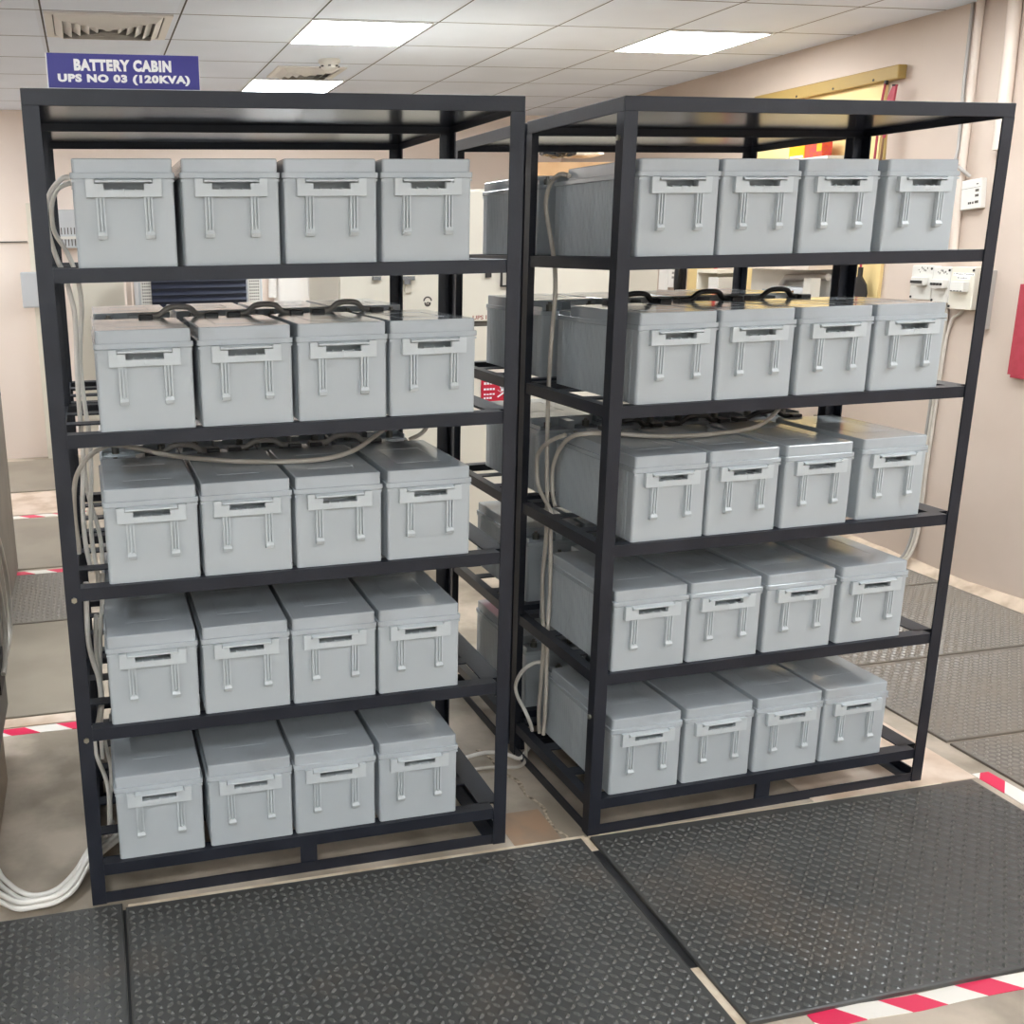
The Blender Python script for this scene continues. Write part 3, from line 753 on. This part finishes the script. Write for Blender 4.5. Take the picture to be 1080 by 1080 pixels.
# cardboard carton with a crumpled bag on top of the wide cabinet
t = empty('cardboard_box', (2.44, 5.25, 1.86)); tag(t, 'cardboard carton lying on top of the wide cream cabinet', 'box')
box(-0.25, 0.25, -0.16, 0.16, 0, 0.135).build('carton', M['card'], t, bevel=0.004)
box(-0.25, 0.25, -0.03, 0.03, 0.1352, 0.1362).build('packing_tape', M['tan'], t)
bg = MB(); L = []
for i in range(9):
    u = i/8; ring_ = []
    for k in range(12):
        a = 2*PI*k/12; rr = (0.10*math.sin(PI*min(max(u, .08), .95))**0.6)*(0.75+0.5*random.random())
        ring_.append((-0.13+0.27*u, 0.7*rr*math.cos(a), 0.05+0.5*rr*math.sin(a)*(1 if math.sin(a) > 0 else 0.45)))
    L.append(ring_)
bg.loft(L)
o = bg.build('plastic_bag', M['bag'], None, (2.52, 5.30, 2.002), smooth=True); tag(o, 'crumpled white plastic bag on the cardboard carton', 'bag')
bg = MB(); L = []
rr = random.Random(11)
for i in range(8):
    u = i/7; lp = []
    for k in range(12):
        a = 2*PI*k/12; q = (0.085*math.sin(PI*min(max(u, .1), .93))**0.6)*(0.7+0.6*rr.random())
        lp.append((-0.09+0.18*u, 0.7*q*math.cos(a), 0.04+0.55*q*math.sin(a)*(1 if math.sin(a) > 0 else 0.45)))
    L.append(lp)
bg.loft(L)
o = bg.build('plastic_bag', M['blackbag'], None, (2.185, 5.12, 2.02)); tag(o, 'crumpled shiny black plastic bag on the cardboard carton beside the white bag', 'bag')
o.location = (2.335, 5.13, 1.999)
# ventilated tower with navy louvres
t = empty('vented_tower', (0.635, 6.50, 0)); tag(t, 'white tower with navy louvres between perforated strips', 'cabinet')
box(-0.36, 0.36, -0.26, 0.30, 0, 1.52).build('body', M['lightgrey'], t, bevel=0.006)
lv = MB().box(-0.285, 0.262, -0.272, -0.261, 1.16, 1.50)
lv.build('louvre_back', M['louvre'], t)
lv = MB()
for k in range(9):
    z = 1.165+k*0.037
    lv.add([(-0.285,-0.272,z+0.022),(0.262,-0.272,z+0.022),(0.262,-0.292,z),(-0.285,-0.292,z),(-0.285,-0.272,z+0.008),(0.262,-0.272,z+0.008)],
           [(0,3,2,1),(3,4,5,2),(0,4,3),(1,2,5)])
lv.build('louvre_slats', M['louvre'], t)
for x0 in (-0.345, 0.275):
    pf = MB().box(x0, x0+0.07, -0.268, -0.26, 1.18, 1.50)
    q = pf.build('perforated_strip', M['white'], t)
    h = MB()
    for i in range(5):
        for j in range(14):
            x = x0+0.011+i*0.012; z = 1.225+j*0.0175; h.box(x-0.003, x+0.003, -0.2687, -0.2679, z-0.004, z+0.004)
    h.build('perforations', M['inkblack'], q)
# upright white panel left of the tower, and wall box
t = empty('partition_board', (0.07, 7.0, 0)); tag(t, 'tall off-white panel standing left of the louvred tower', 'panel')
box(-0.17, 0.15, -0.02, 0.02, 0, 1.50).build('board', M['cream'], t)
MB().box(0.165, 0.195, -0.02, 0.02, 0, 1.52).box(0.205, 0.235, -0.01, 0.03, 0, 1.52).build('edge_posts', M['conduit'], t)
t = empty('wall_switch_box', (-0.135, 8.585, 1.60)); tag(t, 'grey slotted electrical box on the back wall behind the signed rack', 'electrical box')
box(-0.10, 0.13, -0.10, 0.012, 0.02, 0.30).build('housing', M['lightgrey'], t, bevel=0.006)
for r_, z in enumerate((0.12, 0.035)):
    for k in range(9): box(-0.085+k*0.024, -0.078+k*0.024, -0.1015, -0.099, z, z+0.05).build('slot', M['darkgap'], t)
MB().box(-0.105, 0.135, -0.11, -0.10, 0.085, 0.105).build('ledge', M['white'], t)
t = empty('wall_control_box', (-0.40, 8.355, 1.19)); tag(t, 'small pale blue-grey box on the back wall, left of signed rack', 'electrical box')
box(-0.09, 0.03, 0, 0.138, 0, 0.26).build('housing', M['lightgrey'], t, bevel=0.005)
box(-0.085, 0.025, -0.004, 0, 0.01, 0.25).build('cover', M['lightgrey'], t, bevel=0.002)
# white coat hanging on the back wall
t = empty('white_coat', (1.60, 8.52, 1.05)); tag(t, 'white coat hanging on the back wall beside the grey door', 'coat')
L = []
for zz, wd in ((0, .15), (0.2, .135), (0.45, .12), (0.65, .105), (0.76, .05), (0.8, .015)):
    lp = []
    for k in range(24):
        a = 2*PI*k/24; f = 1+0.12*math.sin(5*a+zz*4)
        lp.append((wd*math.cos(a)*f, 0.04*math.sin(a)*f, zz))
    L.append(lp)
MB().loft(L).build('body', M['cloth'], t, smooth=True)
for s in (-1, 1):
    MB().tube([(s*0.095, -0.02, 0.70), (s*0.15, -0.025, 0.45), (s*0.165, -0.03, 0.16)], 0.035, 10).build('sleeve', M['cloth'], t, smooth=True)
MB().cyl((0, 0.0, 0.80), 0.012, 0.03, 10).build('hanging_loop', M['darkgap'], t)

# ------------------------------------------------------------------ right wall things
XW = X1
def on_right(x0, y0, z0):                            # text on the right wall: reading direction runs towards the camera (-Y)
    return lambda x, y, z: (x0-z, y0-x, z0+y)
t = empty('notice_board', (XW-0.0006, 5.35, 1.20)); tag(t, 'large yellow board with tan header on the right wall', 'notice board')
MB().prism([(-0.66,0),(0.5,0),(0.5,1.15),(-0.55,1.15),(-0.55,0.36),(-0.66,0.36)], -0.018, 0, 'x').build('panel', M['yellow'], t)
box(-0.05, 0, -0.665, 0.5, 1.15, 1.215).build('header', M['tan'], t, bevel=0.006)
sc = MB()
for y in (-0.5, -0.2, 0.1, 0.4): sc.cyl((-0.05, y, 1.165), 0.006, -0.003, 8, 'x')
sc.build('screws', M['inkblack'], t)
t = empty('notice_board', (XW, 6.34, 1.15)); tag(t, 'smaller yellow board farther along the right wall, seen under the top shelf', 'notice board')
box(-0.018, 0, -0.16, 0.15, 0, 0.75).build('panel', M['yellow'], t)
box(-0.022, 0, -0.168, -0.16, 0, 0.75).build('edge_strip', M['toyred'], t)
t = empty('wall_shelf', (XW-0.018, 5.22, 2.022)); tag(t, 'short white shelf on the yellow board holding coloured boxes', 'shelf')
box(-0.14, 0, -0.22, 0.34, -0.02, 0).build('board', M['white'], t)
MB().box(-0.12, 0, 0.30, 0.315, -0.12, -0.02).box(-0.12, 0, -0.2, -0.185, -0.12, -0.02).build('bracket', M['white'], t)
t = empty('small_carton', (XW-0.10, 5.30, 2.022)); tag(t, 'bright yellow little box on the white wall shelf', 'box')
box(-0.03, 0.03, -0.07, 0.06, 0, 0.095).build('carton', M['toyyellow'], t)
box(-0.0306, -0.03, -0.06, 0.05, 0.008, 0.02).build('printed_band', M['white'], t)
t = empty('small_carton', (XW-0.10, 5.16, 2.022)); tag(t, 'orange and red little box beside the yellow box on the wall shelf', 'box')
box(-0.03, 0.03, -0.075, 0.065, 0, 0.10).build('carton', M['toyred'], t)
box(-0.0306, -0.03, -0.07, -0.03, 0.03, 0.085).build('printed_patch', M['toyyellow'], t)
# red strap with a black paddle hanging at the end of the yellow board
t = empty('hanging_paddle', (XW-0.062, 4.78, 1.30)); tag(t, 'black paddle hanging on a long red cord before the yellow board', 'paddle')
L = [(-0.006, 0.055), (0.006, 0.055)]
pd = [(-0.058, 0.0), (0.058, 0.0), (0.062, 0.03), (0.05, 0.075), (0.02, 0.105), (0.012, 0.115), (0.012, 0.16), (-0.012, 0.16), (-0.012, 0.115), (-0.02, 0.105), (-0.05, 0.075), (-0.062, 0.03)]
MB().prism(pd, -0.006, 0.006, 'x').build('blade', M['cover'], t)
MB().tube([(0, 0, 0.155), (-0.004, 0.006, 0.3), (0, -0.01, 0.6), (-0.004, -0.02, 0.9), (0, -0.03, 1.035)], 0.006, 8).build('cord', M['red'], t, smooth=True)
MB().box(-0.004, 0.0115, -0.036, -0.024, 1.03, 1.05).build('hook', M['inkblack'], t)
t = empty('hanging_strap', (XW-0.060, 4.712, 1.72)); tag(t, 'red cloth strap with thin cords hanging at the near edge of the yellow board', 'strap')
L = []
for zz, yy, wd in ((0.36, 0, .008), (0.42, 0.002, .018), (0.48, -0.004, .024), (0.55, -0.016, .022), (0.60, -0.032, .010)):
    L.append([(-0.008, yy-wd, zz), (0.004, yy-wd, zz), (0.004, yy+wd, zz), (-0.008, yy+wd, zz)])
MB().loft(L).build('band', M['red'], t)
MB().cyl((0.009, -0.035, 0.598), 0.004, -0.03, 8, 'x').build('nail', M['inkblack'], t)
MB().tube([(0, -0.008, 0), (0, -0.010, 0.2), (0, -0.004, 0.38)], 0.007, 8).build('tan_cord', M['tan'], t, smooth=True)
MB().tube([(0, 0.018, 0), (0, 0.016, 0.2), (0, 0.008, 0.38)], 0.006, 8).build('brown_cord', M['brown'], t, smooth=True)
# workbench niche under the board
t = empty('wall_cabinet', (XW-0.02, 5.38, 1.18)); tag(t, 'open white wall cubby with a grey pipe inside, below the yellow board', 'shelf')
box(-0.02, -0.001, -0.40, 0.36, 0, 0.33).build('back_panel', M['white'], t)
box(-0.20, 0, -0.40, 0.36, 0.265, 0.295).build('top_board', M['conduit'], t)
box(-0.20, 0, -0.40, 0.36, -0.02, 0).build('bottom_board', M['white'], t)
MB().tube([(-0.05, 0.03, 0.0), (-0.05, 0.028, 0.14), (-0.05, -0.01, 0.20), (-0.05, -0.06, 0.215), (-0.05, -0.37, 0.225)], 0.02, 12).build('pipe', M['greycond'], t, smooth=True)
box(-0.024, -0.02, 0.20, 0.24, 0.09, 0.14).build('sticker', mat('pale_blue_sticker', srgb(150, 165, 185), 0.6), t)
t = empty('storage_tub', (XW-0.13, 5.26, 1.18)); tag(t, 'pale plastic tub in front of the grey pipe in the wall cubby', 'tub')
box(-0.05, 0.045, -0.20, 0.10, 0, 0.17).build('tub', M['lightgrey'], t, bevel=0.012)
t = empty('small_carton', (XW-0.15, 5.035, 1.18)); tag(t, 'red and white packet at the near end of the wall cubby', 'box')
box(-0.03, 0.03, -0.03, 0.03, 0, 0.22).build('carton', M['white'], t)
box(-0.031, 0.031, -0.031, 0.031, 0.05, 0.10).build('red_band', M['danger'], t)
o = MB().tube([(3.725,5.10,1.33),(3.72,5.14,1.315),(3.72,5.20,1.275),(3.72,5.28,1.265),(3.72,5.30,1.25),(3.72,5.27,1.235),(3.72,5.20,1.245),(3.72,5.16,1.28),(3.725,5.11,1.325)], 0.006, 8).build('wire_loop', M['brown'], smooth=True)
tag(o, 'loop of brown wire hanging in front of the pale tub', 'wire')
t = empty('wall_cubby', (XW-0.001, 6.04, 1.22)); tag(t, 'small cream wall cubby next to the farther yellow board', 'shelf')
MB().box(-0.15, 0, -0.12, 0.12, 0.185, 0.205).box(-0.15, 0, 0.11, 0.12, 0, 0.185).box(-0.15, 0, -0.12, 0.11, 0, 0.01).box(-0.01, 0, -0.12, 0.11, 0.01, 0.185).build('frame', M['cream'], t)
box(-0.14, -0.02, -0.11, 0.0, 0.01, 0.16).build('white_panel', M['white'], t)
MB().cyl((-0.141, -0.03, 0.05), 0.022, -0.012, 14, 'x').build('round_knob', M['darkgap'], t, smooth=True)
t = empty('notice_papers', (XW-0.002, 6.72, 1.27)); tag(t, 'white notice papers on the right wall beside a black handset', 'papers')
box(-0.012, 0, -0.10, 0.135, 0.02, 0.32).build('sheet', M['paper'], t)
box(-0.018, -0.012, 0.02, 0.135, 0.0, 0.30).build('sheet', M['paper'], t)
mk = MB()
for k in range(6): mk.box(-0.0124, -0.012, -0.055, -0.025, 0.08+k*0.03, 0.095+k*0.03)
mk.build('handwriting', M['cable_grey'], t)
t = empty('wall_handset', (XW-0.002, 6.56, 1.22)); tag(t, 'black telephone handset hanging beside the white notice papers', 'telephone')
MB().tube([(-0.03, 0, 0.02), (-0.055, -0.012, 0.08), (-0.055, -0.012, 0.20), (-0.03, 0, 0.28)], 0.022, 10).build('handset', M['cover'], t, smooth=True)
box(-0.03, 0, -0.03, 0.03, 0.06, 0.24).build('cradle', M['cover'], t)

# conduits, controller, breakers, red board
def conduit(pts, r, m, label):
    o = MB().tube(pts, r, 12, 4).build('conduit_pipe', m, smooth=True); return tag(o, label, 'pipe')
conduit([(XW-0.018, 4.262, HC-0.002), (XW-0.018, 4.25, 2.2), (XW-0.018, 4.245, 1.9), (XW-0.018, 4.235, 1.6), (XW-0.018, 4.226, 1.50)], 0.017, M['conduit'], 'cream conduit pipe running down the right wall to the breaker boxes')
conduit([(XW-0.010, 4.315, HC-0.002), (XW-0.010, 4.308, 2.3), (XW-0.010, 4.292, 2.0), (XW-0.046, 4.265, 1.935), (XW-0.046, 4.215, 1.90), (XW-0.02, 4.19, 1.868)], 0.0075, M['greycond'], 'thin grey conduit beside the cream pipe, bending to the small white controller')
conduit([(XW-0.03, 4.065, HC-0.002), (XW-0.03, 4.05, 2.3), (XW-0.03, 4.04, 1.97)], 0.027, M['conduit'], 'thick cream pipe stub coming down the right wall near the ceiling corner')
conduit([(XW-0.01, 4.30, 1.86), (XW-0.01, 4.30, 1.74)], 0.009, M['white'], 'short white cable cover next to the white wall controller')
t = empty('wall_controller', (XW, 4.155, 1.725)); tag(t, 'small white wall controller tilted beside the conduit pipe', 'controller')
t.rotation_euler = (math.radians(-5), 0, 0)
box(-0.032, 0, -0.055, 0.055, 0, 0.13).build('housing', M['white'], t, bevel=0.004)
box(-0.033, -0.0318, -0.053, 0.053, 0.0915, 0.093).build('seam', M['darkgap'], t)
bt = MB()
for z in (0.078, 0.056, 0.028): bt.box(-0.0335, -0.0318, -0.045, -0.026, z-0.005, z+0.006)
for y in (-0.015, -0.002, 0.008): bt.box(-0.0335, -0.0318, y-0.004, y+0.003, 0.022, 0.032)
bt.box(-0.0335, -0.0318, -0.04, -0.03, 0.104, 0.109)
bt.build('buttons', M['darkgap'], t)
def breaker(y, w, z0, h, label, m, big=False, lines=(), toggles='row'):
    t = empty('breaker_box', (XW, y, z0)); tag(t, label, 'breaker box')
    box(-0.045, 0, -w/2, w/2, 0, h).build('housing', m, t, bevel=0.003)
    b = box(-0.075, -0.045, -0.042, 0.036, h*0.42, h*0.66).build('breaker', M['white'], t, bevel=0.002)
    tg = MB()
    if toggles == 'bar': tg.box(-0.080, -0.075, -0.038, 0.034, h*0.49, h*0.57)
    elif toggles == 'row':
        for k in range(4): tg.box(-0.080, -0.075, -0.038+k*0.0185, -0.026+k*0.0185, h*0.50, h*0.57)
    else:
        for k in range(4): tg.box(-0.0765, -0.075, -0.036+k*0.0185, -0.024+k*0.0185, h*0.435, h*0.455)
    tg.build('toggle', M['inkblack'], b)
    sc = MB()
    for yy, zz in ((w/2-0.01, 0.012), (-w/2+0.01, h-0.014)): sc.cyl((-0.045, yy, zz), 0.006, -0.003, 8, 'x')
    sc.build('screw', M['inkblack'], t)
    if not big:
        sq = MB()
        rr = random.Random(int(y*100))
        for k in range(7):
            yy = 0.025-k*0.009; zz = h*0.84+rr.uniform(-0.008, 0.012)
            sq.box(-0.0456, -0.0449, yy-0.003, yy+0.002, zz, zz+rr.uniform(0.004, 0.012))
        sq.build('handwriting', M['darkgap'], t)
    else:
        box(-0.0455, -0.045, -w/2+0.004, w/2-0.012, h*0.795, h*0.865).build('paper_label', M['paper'], t)
        box(-0.0455, -0.045, -w/2+0.026, w/2-0.034, h*0.715, h*0.785).build('paper_label', M['paper'], t)
        lettering('1 Phase Testing', w-0.024, h*0.045, 0.0004, on_right(-0.0455, w/2-0.016, h*0.81), M['inkblack'], 'lettering', t)
        lettering('Breaker', 0.060, h*0.038, 0.0004, on_right(-0.0455, 0.030, h*0.73), M['inkblack'], 'lettering', t)
    return t
breaker(4.375, 0.135, 1.315, 0.16, 'white breaker box with a black bar switch, farthest of three', M['white'], toggles='bar')
breaker(4.252, 0.108, 1.305, 0.165, 'white breaker box with four black toggles, middle of three', M['white'])
breaker(4.128, 0.138, 1.282, 0.19, 'greyish breaker box with a paper label, nearest of three', M['cream'], True, toggles='low')
for k, (yo, lab) in enumerate(((4.246, 'grey cable dropping from the middle breaker box to the floor, far strand'), (4.228, 'grey cable dropping to the floor, second strand on the right wall'), (4.210, 'grey cable bending from the nearest breaker box down to the floor'))):
    p = [(XW-0.012, 4.258-0.016*k, 1.308), (XW-0.012, 4.244-0.016*k, 1.24), (XW-0.012, yo+0.005, 1.1), (XW-0.012, yo+0.01, 0.9), (XW-0.012, yo+0.016, 0.5), (XW-0.014, yo+0.014, 0.2), (XW-0.05, yo+0.02, 0.055), (XW-0.09, yo+0.06, 0.022)]
    if k == 2: p = [(XW-0.012, 4.13, 1.285), (XW-0.012, 4.15, 1.262), (XW-0.012, 4.19, 1.235), (XW-0.012, 4.208, 1.17)]+p[2:]
    o = MB().tube(p, 0.0072, 8, 5).build('wall_cable', M['cable_beige'] if k else M['cable_grey'], smooth=True); tag(o, lab, 'cable')
t = empty('wall_board', (XW, 3.62, 1.005)); tag(t, 'dark red board at the right edge, hanging on the right wall', 'board')
box(-0.02, 0, -0.24, 0.215, 0.012, 0.40).build('panel', M['red'], t)
box(-0.024, 0, -0.24, 0.195, 0, 0.012).build('bottom_rail', M['red'], t)
o = MB().box(XW-0.05, XW, 3.985, 4.01, 1.20, 1.46).build('wall_trunking', M['greycond'], bevel=0.003); tag(o, 'slim grey trunking on the right wall just past the breaker boxes', 'trunking')

# ------------------------------------------------------------------ left edge machines
t = empty('steel_cabinet', (-0.87, 4.92, 0)); tag(t, 'brown-grey steel cabinet at the left edge, farther one', 'cabinet')
box(-0.40, 0.40, -0.60, 0.58, 0, 1.75).build('body', M['oldcab'], t, bevel=0.006)
MB().cyl((0.40, 0.5, 0.93), 0.008, 0.006, 8, 'x').build('screw', M['darkgap'], t)
t = empty('ups_machine', (-0.80, 2.95, 0)); tag(t, 'dark machine on a beige base at the left edge, nearer one', 'machine')
box(-0.44, 0.435, -0.22, 0.20, 0, 0.175).build('base', M['machbase'], t, bevel=0.004)
box(-0.48, 0.440, -0.60, 0.39, 0.175, 1.05).build('housing', M['machine'], t, bevel=0.006)
MB().box(0.440, 0.446, 0.18, 0.34, 0.30, 0.40).build('cable_inlet', M['inkblack'], t)
for k, (lab, pts, mm) in enumerate((
    ('beige cable drooping beside the dark machine at the left edge, outer one', [(-0.340, 3.15, 0.84), (-0.334, 3.30, 0.75), (-0.330, 3.385, 0.62), (-0.330, 3.405, 0.50), (-0.335, 3.36, 0.41), (-0.345, 3.24, 0.37)], M['cable_beige']),
    ('beige cable drooping beside the dark machine at the left edge, inner one', [(-0.342, 3.05, 0.76), (-0.338, 3.18, 0.66), (-0.338, 3.25, 0.54), (-0.338, 3.26, 0.45), (-0.34, 3.20, 0.385), (-0.345, 3.15, 0.36)], M['cable_beige']))):
    o = MB().tube(pts, 0.008, 10, 6).build('machine_cable', mm, smooth=True); tag(o, lab, 'cable')

# ------------------------------------------------------------------ world, camera, colour management
w = bpy.data.worlds.new('room_world'); scene.world = w; w.use_nodes = True
w.node_tree.nodes['Background'].inputs['Color'].default_value = (0.9, 0.92, 1.0, 1)
w.node_tree.nodes['Background'].inputs['Strength'].default_value = 0.0

cam = bpy.data.cameras.new('camera'); co = bpy.data.objects.new('camera', cam); COL.objects.link(co)
F_PX, CX, CY = 1102.59, 358.7875, 552.7937
pt, rl, ya = math.radians(15.0596), math.radians(-0.9694), math.radians(-13.0)
Rz = Matrix.Rotation(ya, 3, 'Z')
Xv, Fv, Dv = Vector((1, 0, 0)), Vector((0, math.cos(pt), -math.sin(pt))), Vector((0, -math.sin(pt), -math.cos(pt)))
right = Rz @ (math.cos(rl)*Xv - math.sin(rl)*Dv)
down = Rz @ (math.sin(rl)*Xv + math.cos(rl)*Dv)
fwd = Rz @ Fv
m3 = Matrix((right, -down, -fwd)).transposed()
co.matrix_world = Matrix.Translation((0, 0, 1.6252)) @ m3.to_4x4()
cam.sensor_fit = 'HORIZONTAL'; cam.sensor_width = 36.0; cam.lens = 36.0*F_PX/1080
cam.shift_x = (540-CX)/1080; cam.shift_y = (CY-540)/1080
cam.clip_start = 0.05; cam.clip_end = 60
scene.camera = co

vs = scene.view_settings
vs.view_transform = 'Standard'; vs.look = 'None'; vs.gamma = 1.0; vs.use_curve_mapping = False
vs.exposure = 1.57
